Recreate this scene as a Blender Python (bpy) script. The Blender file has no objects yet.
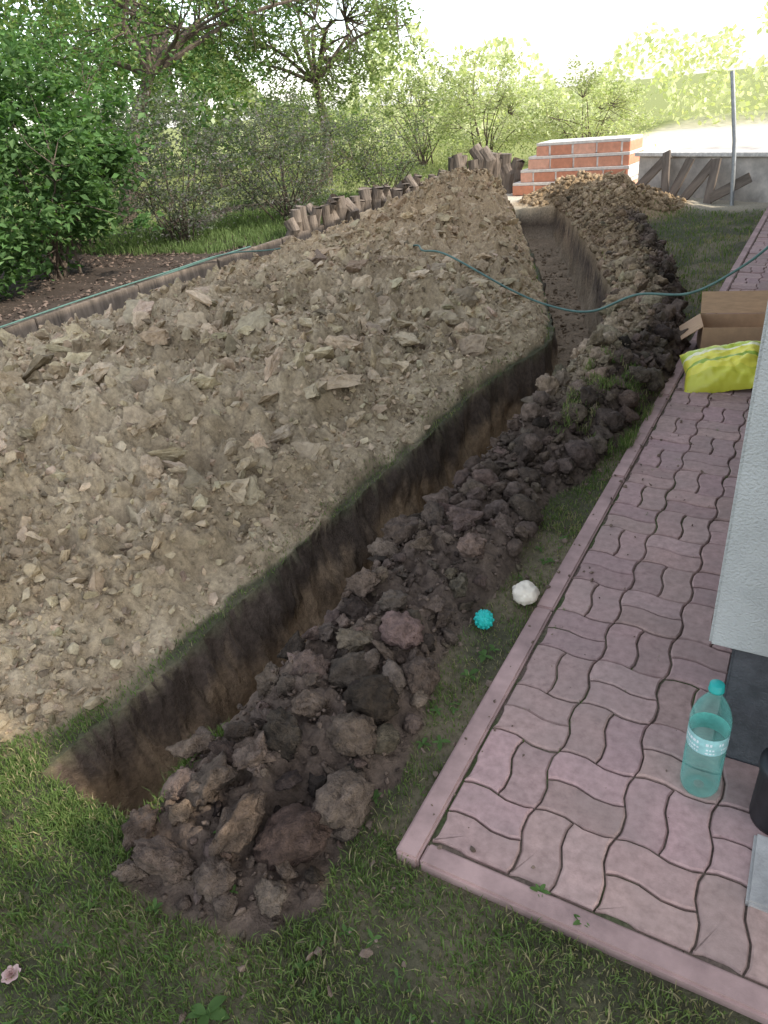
import bpy, bmesh, math, random
import numpy as np
from mathutils import Matrix, Vector, noise
random.seed(7); rng=np.random.default_rng(7)
scene=bpy.context.scene
COL=scene.collection

# ------------------------------------------------------------------ noise
def _h(ix,iy,s):
    n=(ix.astype(np.int64)*374761393+iy.astype(np.int64)*668265263+s*974634777)&0x7fffffff
    n=((n^(n>>13))*1274126177)&0x7fffffff
    n=n^(n>>16)
    return (n&0xffff)/65535.0
def vn(x,y,s=0):
    x=np.asarray(x,float);y=np.asarray(y,float)
    ix=np.floor(x);iy=np.floor(y);fx=x-ix;fy=y-iy
    fx=fx*fx*(3-2*fx);fy=fy*fy*(3-2*fy)
    a=_h(ix,iy,s);b=_h(ix+1,iy,s);c=_h(ix,iy+1,s);d=_h(ix+1,iy+1,s)
    return (a*(1-fx)+b*fx)*(1-fy)+(c*(1-fx)+d*fx)*fy
def fbm(x,y,sc,o=4,s=0,g=.5):
    t=0;a=1;n=0
    for i in range(o):
        c,sn=math.cos(i*1.1+.4),math.sin(i*1.1+.4)
        t=t+a*vn((x*c-y*sn)/sc+i*17.3,(x*sn+y*c)/sc+i*5.1,s+i);n+=a;a*=g;sc*=.5
    return t/n*2-1
def sst(x,a,b):
    t=np.clip((x-a)/(b-a),0,1);return t*t*(3-2*t)
def mix(a,b,w):
    return a*(1-w[...,None])+b*w[...,None]

# ------------------------------------------------------------------ mesh helper
def mk(name,verts,faces,mats=[],cols=None,smooth=False,midx=None,parent=None):
    if not isinstance(faces,list): faces=[faces]
    me=bpy.data.meshes.new(name)
    verts=np.asarray(verts,dtype=np.float32)
    nf=sum(len(f) for f in faces); loops=np.concatenate([np.asarray(f,dtype=np.int32).ravel() for f in faces])
    tot=np.concatenate([np.full(len(f),f.shape[1],dtype=np.int32) for f in faces])
    st=np.concatenate([[0],np.cumsum(tot)[:-1]]).astype(np.int32)
    me.vertices.add(len(verts));me.vertices.foreach_set('co',verts.ravel())
    me.loops.add(len(loops));me.loops.foreach_set('vertex_index',loops)
    me.polygons.add(nf);me.polygons.foreach_set('loop_start',st);me.polygons.foreach_set('loop_total',tot)
    if midx is not None: me.polygons.foreach_set('material_index',np.asarray(midx,dtype=np.int32))
    me.polygons.foreach_set('use_smooth',np.full(nf,smooth,dtype=bool))
    for m in mats: me.materials.append(m)
    me.update(calc_edges=True);me.validate()
    if cols is not None:
        a=me.color_attributes.new('Col','FLOAT_COLOR','POINT')
        c=np.ones((len(verts),4),dtype=np.float32);c[:,:3]=cols;a.data.foreach_set('color',c.ravel())
    ob=bpy.data.objects.new(name,me);COL.objects.link(ob)
    if parent: ob.parent=parent
    return ob
class Acc:
    def __init__(s): s.v=[];s.f={};s.c=[];s.n=0;s.mi={}
    def add(s,v,f,c=None,mi=0):
        v=np.asarray(v,float).reshape(-1,3);f=np.asarray(f,int)
        s.v.append(v);s.f.setdefault((f.shape[1],mi),[]).append(f+s.n)
        cc=np.ones((len(v),3))
        if c is not None: cc[:]=c
        s.c.append(cc);s.n+=len(v)
    def build(s,name,mats,smooth=False,parent=None):
        fs=[];mi=[]
        for (k,m),l in s.f.items():
            a=np.concatenate(l);fs.append(a);mi+= [m]*len(a)
        return mk(name,np.concatenate(s.v),fs,mats,np.concatenate(s.c),smooth,mi,parent)
def bevelbox(name,size,loc,mat,bev=.005,rot=(0,0,0),parent=None,seg=2,jit=0):
    bm=bmesh.new();bmesh.ops.create_cube(bm,size=1)
    for v in bm.verts: v.co=Vector((v.co.x*size[0],v.co.y*size[1],v.co.z*size[2]))
    if jit:
        for v in bm.verts: v.co+=Vector([random.uniform(-jit,jit) for _ in range(3)])
    if bev: bmesh.ops.bevel(bm,geom=bm.edges[:],offset=bev,segments=seg,affect='EDGES')
    me=bpy.data.meshes.new(name);bm.to_mesh(me);bm.free();me.materials.append(mat)
    ob=bpy.data.objects.new(name,me);COL.objects.link(ob);ob.location=loc;ob.rotation_euler=rot
    if parent: ob.parent=parent
    return ob
def empty(name,loc=(0,0,0)):
    e=bpy.data.objects.new(name,None);COL.objects.link(e);e.location=loc;e.empty_display_size=.1;return e
def tube(acc,pts,rad,seg=6,col=None,mi=0):
    pts=np.asarray(pts,float);n=len(pts);rad=np.broadcast_to(rad,(n,))
    t=np.gradient(pts,axis=0);t/=np.linalg.norm(t,axis=1)[:,None]+1e-9
    up=np.array([0,0,1.]) if abs(t[0][2])<.8 else np.array([1.,0,0])
    V=[]
    for i in range(n):
        a=np.cross(t[i],up);a/=np.linalg.norm(a)+1e-9;b=np.cross(a,t[i])
        for k in range(seg):
            an=2*math.pi*k/seg;V.append(pts[i]+rad[i]*(a*math.cos(an)+b*math.sin(an)))
    F=[]
    for i in range(n-1):
        for k in range(seg):
            k2=(k+1)%seg;F.append((i*seg+k,i*seg+k2,(i+1)*seg+k2,(i+1)*seg+k))
    acc.add(V,F,col,mi)
def catmull(P,n=12):
    P=np.asarray(P,float);P=np.vstack([2*P[0]-P[1],P,2*P[-1]-P[-2]]);o=[]
    for i in range(1,len(P)-2):
        for k in range(n):
            t=k/n;a,b,c,d=P[i-1],P[i],P[i+1],P[i+2]
            o.append(.5*(2*b+(c-a)*t+(2*a-5*b+4*c-d)*t*t+(3*b-a-3*c+d)*t**3))
    o.append(P[-2]);return np.array(o)

# ------------------------------------------------------------------ materials
def newmat(name):
    m=bpy.data.materials.new(name);m.use_nodes=True;nt=m.node_tree
    b=nt.nodes['Principled BSDF'];return m,nt,b
def vcmat(name,rough=.95,nsc=60,namp=.35,bump=.4,bsc=90,bd=.01,spec=.2,stain=0):
    m,nt,b=newmat(name);N=nt.nodes;L=nt.links
    at=N.new('ShaderNodeAttribute');at.attribute_name='Col'
    tc=N.new('ShaderNodeTexCoord')
    no=N.new('ShaderNodeTexNoise');no.inputs['Scale'].default_value=nsc;no.inputs['Detail'].default_value=3;no.inputs['Roughness'].default_value=.65
    L.new(tc.outputs['Object'],no.inputs['Vector'])
    mr=N.new('ShaderNodeMapRange');mr.inputs['From Min'].default_value=.3;mr.inputs['From Max'].default_value=.7
    mr.inputs['To Min'].default_value=1-namp;mr.inputs['To Max'].default_value=1+namp;L.new(no.outputs['Fac'],mr.inputs['Value'])
    mx=N.new('ShaderNodeVectorMath');mx.operation='SCALE';L.new(at.outputs['Color'],mx.inputs[0]);L.new(mr.outputs['Result'],mx.inputs['Scale'])
    outc=mx.outputs['Vector']
    if stain:
        n3=N.new('ShaderNodeTexNoise');n3.inputs['Scale'].default_value=5;n3.inputs['Detail'].default_value=5;n3.inputs['Roughness'].default_value=.7
        L.new(tc.outputs['Object'],n3.inputs['Vector'])
        m3=N.new('ShaderNodeMapRange');m3.inputs['From Min'].default_value=.35;m3.inputs['From Max'].default_value=.68;m3.inputs['To Min'].default_value=0;m3.inputs['To Max'].default_value=stain;L.new(n3.outputs['Fac'],m3.inputs['Value'])
        mm=N.new('ShaderNodeMix');mm.data_type='RGBA';mm.inputs['B'].default_value=(.27,.21,.18,1);L.new(m3.outputs['Result'],mm.inputs['Factor']);L.new(outc,mm.inputs['A']);outc=mm.outputs['Result']
    L.new(outc,b.inputs['Base Color'])
    n2=N.new('ShaderNodeTexNoise');n2.inputs['Scale'].default_value=bsc;n2.inputs['Detail'].default_value=3;n2.inputs['Roughness'].default_value=.7
    L.new(tc.outputs['Object'],n2.inputs['Vector'])
    bp=N.new('ShaderNodeBump');bp.inputs['Strength'].default_value=bump;bp.inputs['Distance'].default_value=bd
    L.new(n2.outputs['Fac'],bp.inputs['Height']);L.new(bp.outputs['Normal'],b.inputs['Normal'])
    b.inputs['Roughness'].default_value=rough;b.inputs['Specular IOR Level'].default_value=spec
    return m
def plain(name,col,rough=.7,nsc=30,namp=.25,bump=.2,bd=.005,bsc=None,metal=0,spec=.4,col2=None,streak=None):
    m,nt,b=newmat(name);N=nt.nodes;L=nt.links
    tc=N.new('ShaderNodeTexCoord');no=N.new('ShaderNodeTexNoise');no.inputs['Scale'].default_value=nsc
    no.inputs['Detail'].default_value=4;no.inputs['Roughness'].default_value=.65
    mp=N.new('ShaderNodeMapping');L.new(tc.outputs['Object'],mp.inputs['Vector'])
    if streak: mp.inputs['Scale'].default_value=streak
    L.new(mp.outputs['Vector'],no.inputs['Vector'])
    cr=N.new('ShaderNodeValToRGB');c=np.array(col);c2=np.array(col2) if col2 is not None else c*(1+namp)
    cr.color_ramp.elements[0].position=.32;cr.color_ramp.elements[1].position=.68
    cr.color_ramp.elements[0].color=(*np.clip(c*(1-namp),0,1),1);cr.color_ramp.elements[1].color=(*np.clip(c2,0,1),1)
    L.new(no.outputs['Fac'],cr.inputs['Fac']);L.new(cr.outputs['Color'],b.inputs['Base Color'])
    n2=N.new('ShaderNodeTexNoise');n2.inputs['Scale'].default_value=bsc or nsc*4;n2.inputs['Detail'].default_value=3
    L.new(mp.outputs['Vector'],n2.inputs['Vector'])
    bp=N.new('ShaderNodeBump');bp.inputs['Strength'].default_value=bump;bp.inputs['Distance'].default_value=bd
    L.new(n2.outputs['Fac'],bp.inputs['Height']);L.new(bp.outputs['Normal'],b.inputs['Normal'])
    b.inputs['Roughness'].default_value=rough;b.inputs['Metallic'].default_value=metal;b.inputs['Specular IOR Level'].default_value=spec
    return m
def leafmat(name,trans=.35):
    m,nt,b=newmat(name);N=nt.nodes;L=nt.links
    N.remove(b);b=N.new('ShaderNodeBsdfDiffuse')
    at=N.new('ShaderNodeAttribute');at.attribute_name='Col'
    L.new(at.outputs['Color'],b.inputs['Color'])
    tr=N.new('ShaderNodeBsdfTranslucent')
    mu=N.new('ShaderNodeVectorMath');mu.operation='MULTIPLY';mu.inputs[1].default_value=(1.3,1.5,.6)
    L.new(at.outputs['Color'],mu.inputs[0]);L.new(mu.outputs['Vector'],tr.inputs['Color'])
    ms=N.new('ShaderNodeMixShader');ms.inputs[0].default_value=trans
    L.new(b.outputs[0],ms.inputs[1]);L.new(tr.outputs[0],ms.inputs[2])
    L.new(ms.outputs[0],N['Material Output'].inputs['Surface'])
    return m
M_ground=vcmat('soil_ground',nsc=45,namp=.3,bump=.8,bsc=120,bd=.012)
M_clod=vcmat('clay_clods',nsc=30,namp=.25,bump=.8,bsc=110,bd=.008)
M_sod=vcmat('sod_clods',nsc=30,namp=.45,bump=1,bsc=70,bd=.02)
M_leaf=leafmat('leaves'); M_grass=leafmat('grass_blades',.3)
M_bark=plain('bark',(.10,.075,.055),.9,20,.5,.8,.02,streak=(1,1,.2))
M_wood=plain('weathered_wood',(.17,.135,.105),.9,14,.5,.8,.015,streak=(1,1,.15))

# ------------------------------------------------------------------ terrain
def xl(Y): return np.interp(Y,[-.2,2.7,3.2,3.75,4.1,4.94,6.97,8.97,11],[-1.0,-.985,-.95,-.86,-.93,-1.24,-2.1,-2.98,-3.9])
def xr(Y): return np.interp(Y,[-.3,0,2.2,2.9,3.76,5.04,7.03,9.39,11],[-.60,-.63,-.60,-.56,-.53,-.76,-1.5,-2.55,-3.3])
def rfoot(Y): return np.interp(Y,[-.35,.15,.56,1.74,2.45,3.3,4.12,5.82,7.64,9.5,10.8],[-.16,-.10,-.16,-.18,-.04,.03,-.05,-.40,-1.0,-1.6,-2.0])
def lfoot(Y): return np.interp(Y,[-1,6.5,8.5,10.5],[-4.98,-5.02,-4.7,-4.4])
GR_SOIL=np.array([.09,.085,.048]);TAN=np.array([.44,.345,.225]);TAN2=np.array([.31,.235,.145]);DARK=np.array([.150,.108,.080]);MULCH=np.array([.075,.056,.044])
def terrain(X,Y,rough=True):
    n1=fbm(X,Y,.5,3,1);n2=fbm(X,Y,.12,4,5,.6);n3=fbm(X,Y,.035,3,9,.6)
    z=-.022+.012*n1+.004*n2
    col=np.zeros(X.shape+(3,))
    lawn=mix(GR_SOIL,np.array([.19,.155,.095]),sst(fbm(X,Y,.25,3,30)+.35*sst(Y,-.05,.1)*(X>-.4),.0,.6))
    lawn=mix(lawn,np.array([.23,.25,.08])+0*lawn,sst(np.maximum(Y-12,-X-9.5),0,2))
    lawn=mix(lawn,np.array([.64,.57,.44])+0*lawn,sst(Y,8.8,10.5)*sst(X,-5,-4)*(1-sst(Y,24,34)))
    col[:]=lawn
    bed=sst(-X,5.16,5.2)*(1-sst(-X,9.2,9.8))*(1-sst(Y,10.5,11.5))
    z=z+bed*(.10+.03*n1+.02*n2)
    col=mix(col,MULCH*(1+.5*n2[...,None]),bed)
    # --- left spoil mound
    L=lfoot(Y)+.05*n1;Rm=xl(Y)-.025+.04*fbm(X,Y,.18,3,40)
    u=np.clip((X-L)/(Rm-L),0,1)**1.2
    p=(1-np.abs(2*u-1)**2.2)**.9
    endn=sst(Y+.05*n1+.04*n2,-.40+.0*X,.85);endf=1-sst(Y,8.7,10.6)
    A=.37+.10*fbm(X,Y,1.3,2,50)
    rid=.18*np.exp(-((X+3.7)/.9)**2-((Y-8.3)/1.2)**2)
    m=p*np.minimum(endn,endf)
    mk_=sst(m,.0,.06)
    bl=np.abs(fbm(X,Y,.22,3,64,.6));bl2=np.abs(fbm(X,Y,.07,2,68,.6))
    lump=.105*n1+.095*n2+.045*n3+.10*np.maximum(0,fbm(X,Y,.28,2,60))-.14*bl-.05*bl2+.05
    zm=m*(A+rid)+mk_*lump*np.clip(.35+m,0,1)+.015*mk_
    z=z+np.maximum(zm,0)
    tanc=mix(TAN+0*col,TAN2+0*col,sst(fbm(X,Y,.5,4,70)+.6*n2,-.25,.6))
    tanc=tanc*(1+.2*n3[...,None])
    warm=sst(Y,3,7)
    tanc=tanc*np.stack([1+.03*warm,1-.05*warm,1-.13*warm],-1)
    col=mix(col,tanc,sst(m,.0,.035))
    # --- right spoil ridge
    Lr=xr(Y)-.01;Rr=rfoot(Y)+.06*fbm(X,Y,.2,3,81)
    u2=np.clip((X-Lr)/(Rr-Lr),0,1)
    p2=(4*u2*(1-u2))**.65*sst(Y+.04*n1,-.36,-.12)*(1-sst(Y,9.5,10.3))
    h2=np.interp(Y,[-.3,.3,2,3,4,6,9],[.05,.075,.08,.14,.18,.21,.22])*(1+.35*fbm(X*.3,Y,.35,2,85))
    mound3=.32*np.exp(-((X+2.5)/.75)**2-((Y-10.35)/.6)**2)+.22*np.exp(-((X+1.5)/.5)**2-((Y-9.3)/.9)**2)
    k2=sst(p2,0,.15)
    z=z+p2*h2+k2*(.06*n2+.04*n1+.03*n3)*np.clip(p2,0,1)*1.3+mound3*(1+.5*n2+.2*n1)
    t3=sst(Y+.5*n1,2.5,3.3)*(1-sst(u2+.25*n1,.55,.75)*(1-sst(Y,7.5,9)))
    rc=mix(DARK*(.85+.3*n2[...,None]),tanc*.85,t3*.85)
    col=mix(col,rc,sst(p2,.0,.12))
    col=mix(col,tanc*.95,sst(mound3,.02,.08))
    # --- trench
    jl=.03*fbm(X*.2,Y,.25,4,90)+.012*fbm(X,Y,.05,2,95);jr=.02*fbm(X*.2,Y,.2,4,99)
    d=np.minimum(np.minimum(X-xl(Y)+jl,xr(Y)-X+jr),np.minimum(Y+.20+.03*n2,9.6-Y))
    D=np.interp(Y,[-.2,3.2,4.2,7,9.6],[.64,.66,.60,.5,.35])
    w=np.clip(d/.065,0,1)**.9;w=np.where(w>.85,.85+.15*sst(w,.85,1.0),w)
    z=z*(1-w)+(-D+.03*n1+.03*n2)*w
    fl=np.array([.27,.20,.13])*(1+.3*n2[...,None]+.2*n3[...,None])
    col=mix(col,fl,sst(d,-.004,.01))
    pv=sst(X,.03,.035)*sst(Y,.02,.025)*(1-sst(Y,9.2,9.21))*(1-sst(X,3.4,3.41))
    z=z*(1-pv)+pv*(-.03+.0*X)
    col=mix(col,np.array([.10,.09,.07])+0*col,pv)
    return z,col,m,p2,d
xs=np.concatenate([-np.geomspace(400,5.4,36)[:-1],np.arange(-5.4,-5.1,.02),np.arange(-5.1,-1.10,.0125),np.arange(-1.10,-.5,.0062),np.arange(-.5,.06,.010),np.linspace(.06,1.5,20),np.geomspace(1.7,400,30)])
ys=[-1.6];
while ys[-1]<12.5: ys.append(ys[-1]+.0085*(1+.40*max(0,ys[-1])))
ys=np.concatenate([-np.geomspace(300,1.75,20),ys,np.geomspace(12.9,400,30)])
X,Y=np.meshgrid(xs,ys)
Z,C,_,_,dd=terrain(X,Y)
wm=((dd>0)&(dd<.075)&(Z<-.03))
lo_=fbm(Y,Z,.16,4,120,.6);hi_=fbm(Y+X*.5,Z,.04,3,130,.6)
XX=X+np.where(wm,.055*lo_+.018*hi_,0);YY=Y+np.where(wm,.02*hi_+.02*lo_*(Y<0),0)
dep=np.clip(-Z/.66,0,1);s1=fbm(Y,Z*1.2,.25,4,140,.6);s2=fbm(Y,Z,.05,3,150,.6)
wc=mix(np.array([.115,.085,.065])+0*C,np.array([.36,.255,.16])+0*C,sst(dep+.28*s1+.10*s2,.28,.52))
wc=wc*(1+.30*s2[...,None]+.25*s1[...,None])
far_=sst(Y,3.6,4.4)
wc=mix(wc,np.array([.36,.28,.19])*(1+.3*s1[...,None]),far_*sst(dep,.2,.5))
C[wm]=wc[wm]
V=np.stack([XX,YY,Z],-1).reshape(-1,3)
nx=len(xs);ny=len(ys)
I=np.arange(nx*ny).reshape(ny,nx)
F=np.stack([I[:-1,:-1],I[:-1,1:],I[1:,1:],I[1:,:-1]],-1).reshape(-1,4)
ground=mk('ground',V,F,[M_ground],C.reshape(-1,3),smooth=True)

# ------------------------------------------------------------------ clods
def hullproto(seed,flat=.6,n=16):
    r=random.Random(seed);bm=bmesh.new()
    for i in range(n):
        v=Vector([r.gauss(0,1) for _ in range(3)]).normalized()*r.uniform(.75,1.1)
        bm.verts.new((v.x*r.uniform(.9,1.15),v.y,v.z*flat))
    bmesh.ops.convex_hull(bm,input=bm.verts[:])
    for v in [v for v in bm.verts if not v.link_faces]: bm.verts.remove(v)
    bm.verts.index_update();bmesh.ops.triangulate(bm,faces=bm.faces[:])
    bm.verts.index_update()
    v=np.array([q.co[:] for q in bm.verts]);f=np.array([[q.index for q in g.verts] for g in bm.faces]);bm.free();return v,f
def chunkproto(seed,flat=.5,n=14,rough=.10,cuts=3,cell=0.):
    v,f=hullproto(seed,flat,n)
    bm=bmesh.new();vs=[bm.verts.new(q) for q in v]
    for t in f: bm.faces.new([vs[i] for i in t])
    bmesh.ops.subdivide_edges(bm,edges=bm.edges[:],cuts=cuts,use_grid_fill=True)
    o=Vector((seed*1.7,seed*.9,seed*2.3))
    for q in bm.verts:
        p=q.co.copy();c=noise.voronoi(p*2.6+o)[0][0] if cell else 0
        q.co+=p.normalized()*(rough*(noise.noise(p*2.2+o)*1.3+noise.noise(p*5+o)*.9+noise.noise(p*11+o)*.6)+cell*(.30-c))
    bmesh.ops.triangulate(bm,faces=bm.faces[:]);bm.verts.index_update()
    v=np.array([q.co[:] for q in bm.verts]);f=np.array([[q.index for q in g.verts] for g in bm.faces]);bm.free();return v,f
def icoproto(seed,sub=3,amp=1.,flat=.75):
    bm=bmesh.new();bmesh.ops.create_icosphere(bm,subdivisions=sub,radius=1)
    o=Vector((seed*3.17,seed*1.3,seed*7.7))
    for v in bm.verts:
        p=v.co.copy()
        cell=noise.voronoi(p*1.8+o)[0][0]
        c2=noise.voronoi(p*4.5+o)[0][0]
        r=.95+amp*(.28*noise.noise(p*1.3+o)+.24*noise.noise(p*3+o)+.16*noise.noise(p*7+o)+.10*noise.noise(p*15+o))-.3*amp*(cell-.4)-.18*amp*(c2-.35)
        q=p*r
        q.z=q.z*flat
        v.co=q
    v=np.array([q.co[:] for q in bm.verts]);f=np.array([[q.index for q in g.verts] for g in bm.faces]);bm.free();return v,f
def rotm(n,tilt):
    a=rng.uniform(0,2*np.pi,n);tx=rng.normal(0,tilt,n);ty=rng.normal(0,tilt,n)
    ca,sa=np.cos(a),np.sin(a);z=np.zeros(n);o=np.ones(n)
    Rz=np.stack([ca,-sa,z,sa,ca,z,z,z,o],-1).reshape(n,3,3)
    c,s=np.cos(tx),np.sin(tx);Rx=np.stack([o,z,z,z,c,-s,z,s,c],-1).reshape(n,3,3)
    c,s=np.cos(ty),np.sin(ty);Ry=np.stack([c,z,s,z,o,z,-s,z,c],-1).reshape(n,3,3)
    return Rx@Ry@Rz
def scatter(acc,protos,pos,size,cols,tilt=.5,sc=None):
    n=len(pos);R=rotm(n,tilt);which=rng.integers(0,len(protos),n)
    if sc is None: sc=np.stack([rng.uniform(.8,1.3,n),rng.uniform(.7,1.1,n),rng.uniform(.7,1.1,n)],-1)
    for k,(pv,pf) in enumerate(protos):
        ii=np.where(which==k)[0]
        if len(ii)==0: continue
        P=pv[None]*sc[ii][:,None,:]*size[ii][:,None,None]
        P=np.einsum('nij,nvj->nvi',R[ii],P)+pos[ii][:,None,:]
        nv=len(pv);F=pf[None]+(np.arange(len(ii))*nv)[:,None,None]
        acc.add(P.reshape(-1,3),F.reshape(-1,pf.shape[1]),np.repeat(cols[ii],nv,axis=0))
hulls=[hullproto(i,random.uniform(.45,.85),random.choice([9,12,16])) for i in range(24)]
slabs=[hullproto(100+i,random.uniform(.25,.45),14) for i in range(12)]
chunks=[chunkproto(200+i,random.uniform(.4,.75),12,.13,1) for i in range(20)]
bigs=[chunkproto(300+i,random.uniform(.32,.6),12,.13,4) for i in range(16)]
clods=Acc()
def mound_pts(n,y0,y1,mmin=.02,x0=-5.1,bias=1.0):
    x=rng.uniform(x0,-.85,n);y=y0+(y1-y0)*rng.uniform(0,1,n)**bias
    z,c,m,p2,d=terrain(x,y);k=(m>mmin)&(d<-.02)
    return x[k],y[k],z[k],c[k],m[k]
for n,y0,y1,s0,s1,pr,bias,sink in [(40000,-.4,5,.004,.011,hulls,1.5,.3),(22000,-.3,10,.010,.022,hulls,1.25,.3),(8500,-.2,10.2,.018,.034,chunks,1.15,.2),(3600,.1,10,.030,.058,chunks,1,.2),(1500,.6,10,.05,.09,bigs,1,.2),(480,1.0,10,.085,.15,bigs,1,.12)]:
    x,y,z,c,m=mound_pts(n,y0,y1,bias=bias)
    keep=rng.uniform(0,1,len(x))<(.2+1.1*vn(x*1.8,y*1.8,200))
    if s0>=.03: keep&=(m>.2)&(y+(-1.2-x)*.8>.45)
    if s0>=.05: keep&=(m>.3)&(y+(-1.2-x)*.8>.7)
    if s0>=.03: keep&=(rng.uniform(0,1,len(x))<.35+sst(x,-4.1,-2.3))
    x,y,z,c=x[keep],y[keep],z[keep],c[keep];nn=len(x)
    s=s0+(s1-s0)*rng.uniform(0,1,nn)**1.8
    cc=(c*.5+np.array(TAN)*.55 if s0>=.018 else c)*rng.uniform(.80,1.22,(nn,1))*(1+rng.normal(0,.025,(nn,3)))
    dk=rng.uniform(0,1,nn)<.07;cc[dk]*=.5
    scatter(clods,pr,np.stack([x,y,z+s*sink],-1),s,cc,tilt=.5 if s0>.05 else .8)
clods.build('clay_spoil_clods',[M_clod])

# right ridge sods
sods=Acc()
def ridge_pts(n,y0,y1,pmin=.15):
    x=rng.uniform(-3.3,.1,n);y=rng.uniform(y0,y1,n)
    z,c,m,p2,d=terrain(x,y);k=(p2>pmin)&(d<-.02);return x[k],y[k],z[k],c[k],p2[k]
hi=[icoproto(i,4,.75,random.uniform(.7,.95)) for i in range(6)]+[chunkproto(400+i,random.uniform(.65,.95),13,.13,8,.30) for i in range(12)]
mid=[icoproto(20+i,3,.8,random.uniform(.7,.95)) for i in range(6)]+[chunkproto(430+i,random.uniform(.65,.95),13,.13,4,.30) for i in range(12)]
lo=[icoproto(50+i,2,1.1,.8) for i in range(5)]+[chunkproto(460+i,random.uniform(.6,.9),12,.12,1,.15) for i in range(10)]
def poisson(x,y,r):
    o=[]
    for i in range(len(x)):
        if all((x[i]-x[j])**2+(y[i]-y[j])**2>r*r for j in o[-400:]): o.append(i)
    return np.array(o)
for n,y0,y1,s0,s1,pr,pm,rad,sink in [(2500,-.30,1.3,.050,.088,hi,.30,.108,.50),(2000,-.34,1.3,.026,.046,mid,.10,.070,.55),
                                (6000,1.3,5.5,.048,.088,mid,.28,.108,.50),(6000,1.3,5.5,.026,.05,mid,.10,.075,.55),(9000,5.5,9.6,.04,.08,lo,.3,.10,.15),
                                (5000,-.36,3,.010,.022,lo,.03,.040,.35),(12000,3,9.5,.02,.04,lo,.05,.06,.2)]:
    x,y,z,c,p=ridge_pts(n,y0,y1,pm);k=poisson(x,y,rad);x,y,z,c=x[k],y[k],z[k],c[k];nn=len(x)
    s=s0+(s1-s0)*rng.uniform(0,1,nn)**1.2;cc=c*rng.uniform(.8,1.35,(nn,1))*(1+rng.normal(0,.03,(nn,3)))
    wetp=np.exp(-((x+.30)/.10)**2-((y-.12)/.16)**2)
    wet=rng.uniform(0,1,nn)<.07+.8*wetp;cc[wet]*=.38
    scatter(sods,pr,np.stack([x,y,z+s*sink],-1),s,cc,tilt=.5)
x,y,z,c,p=ridge_pts(30000,-.4,9.5,.02);nn=len(x);s=rng.uniform(.004,.012,nn)*(1+.15*np.maximum(y,0))
scatter(sods,hulls,np.stack([x,y,z+s*.3+rng.uniform(0,.03,nn)*(p>.3)],-1),s,c*rng.uniform(.7,1.4,(nn,1)),tilt=.8)
x=rng.uniform(-3.4,-.6,5000);y=rng.uniform(8.8,11,5000);z,c,m,p2,d=terrain(x,y);k=(d<0)&(z>.05);x,y,z,c=x[k],y[k],z[k],c[k];s=.015+.05*rng.uniform(0,1,len(x))**2.5
scatter(sods,hulls,np.stack([x,y,z+s*.1],-1),s,c*rng.uniform(.9,1.15,(len(x),1)),tilt=.8)
x=rng.uniform(-2.8,-.55,7000);y=rng.uniform(-.15,9,7000);z,c,m,p2,d=terrain(x,y);k=(d>.06);x,y,z,c=x[k],y[k],z[k],c[k];s=.006+.025*rng.uniform(0,1,len(x))**2.5
scatter(sods,hulls,np.stack([x,y,z+s*.1],-1),s,c*rng.uniform(.8,1.2,(len(x),1)),tilt=.8)
sods.build('topsoil_spoil_clods',[M_sod],smooth=True)
cr=Acc()
x=np.concatenate([rng.normal(-.08,.12,420),.05+np.abs(rng.normal(0,.16,70)),rng.uniform(.06,.9,60)]);y=np.concatenate([rng.uniform(-.5,2.6,420),rng.uniform(2.0,4,70),rng.uniform(.06,2,60)])
z=np.where(x>0,.002,-.015);s=.002+.012*rng.uniform(0,1,len(x))**2.5;s[-60:]*=.4
scatter(cr,hulls,np.stack([x,y,z+s*.4],-1),s,np.array(DARK)*rng.uniform(.8,1.6,(len(x),1)),tilt=.8)
cr.build('scattered_soil_crumbs',[M_clod])

# ------------------------------------------------------------------ grass
def blades(acc,x,y,z,h,w,cols,lean=.5):
    n=len(x);a=rng.uniform(0,2*np.pi,n);ca,sa=np.cos(a),np.sin(a)
    la=rng.uniform(0,2*np.pi,n);ll=np.abs(rng.normal(0,lean,n))*h
    b=np.stack([x,y,z-.003],-1);side=np.stack([ca,sa,0*a],-1)*w[:,None]*.5
    md=b+np.stack([np.cos(la)*ll*.35,np.sin(la)*ll*.35,h*.6],-1)
    tp=b+np.stack([np.cos(la)*ll,np.sin(la)*ll,h*np.clip(1-.3*ll/h,.3,1)],-1)
    V=np.stack([b-side,b+side,md+side*.8,md-side*.8,tp],1).reshape(-1,3)
    k=np.arange(n)[:,None]*5
    off=acc.n
    acc.add(V,k+np.array([[0,1,2,3]]),np.repeat(cols,5,axis=0))
    acc.f.setdefault((3,0),[]).append(k+np.array([[3,2,4]])+off)
g=Acc()
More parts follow.
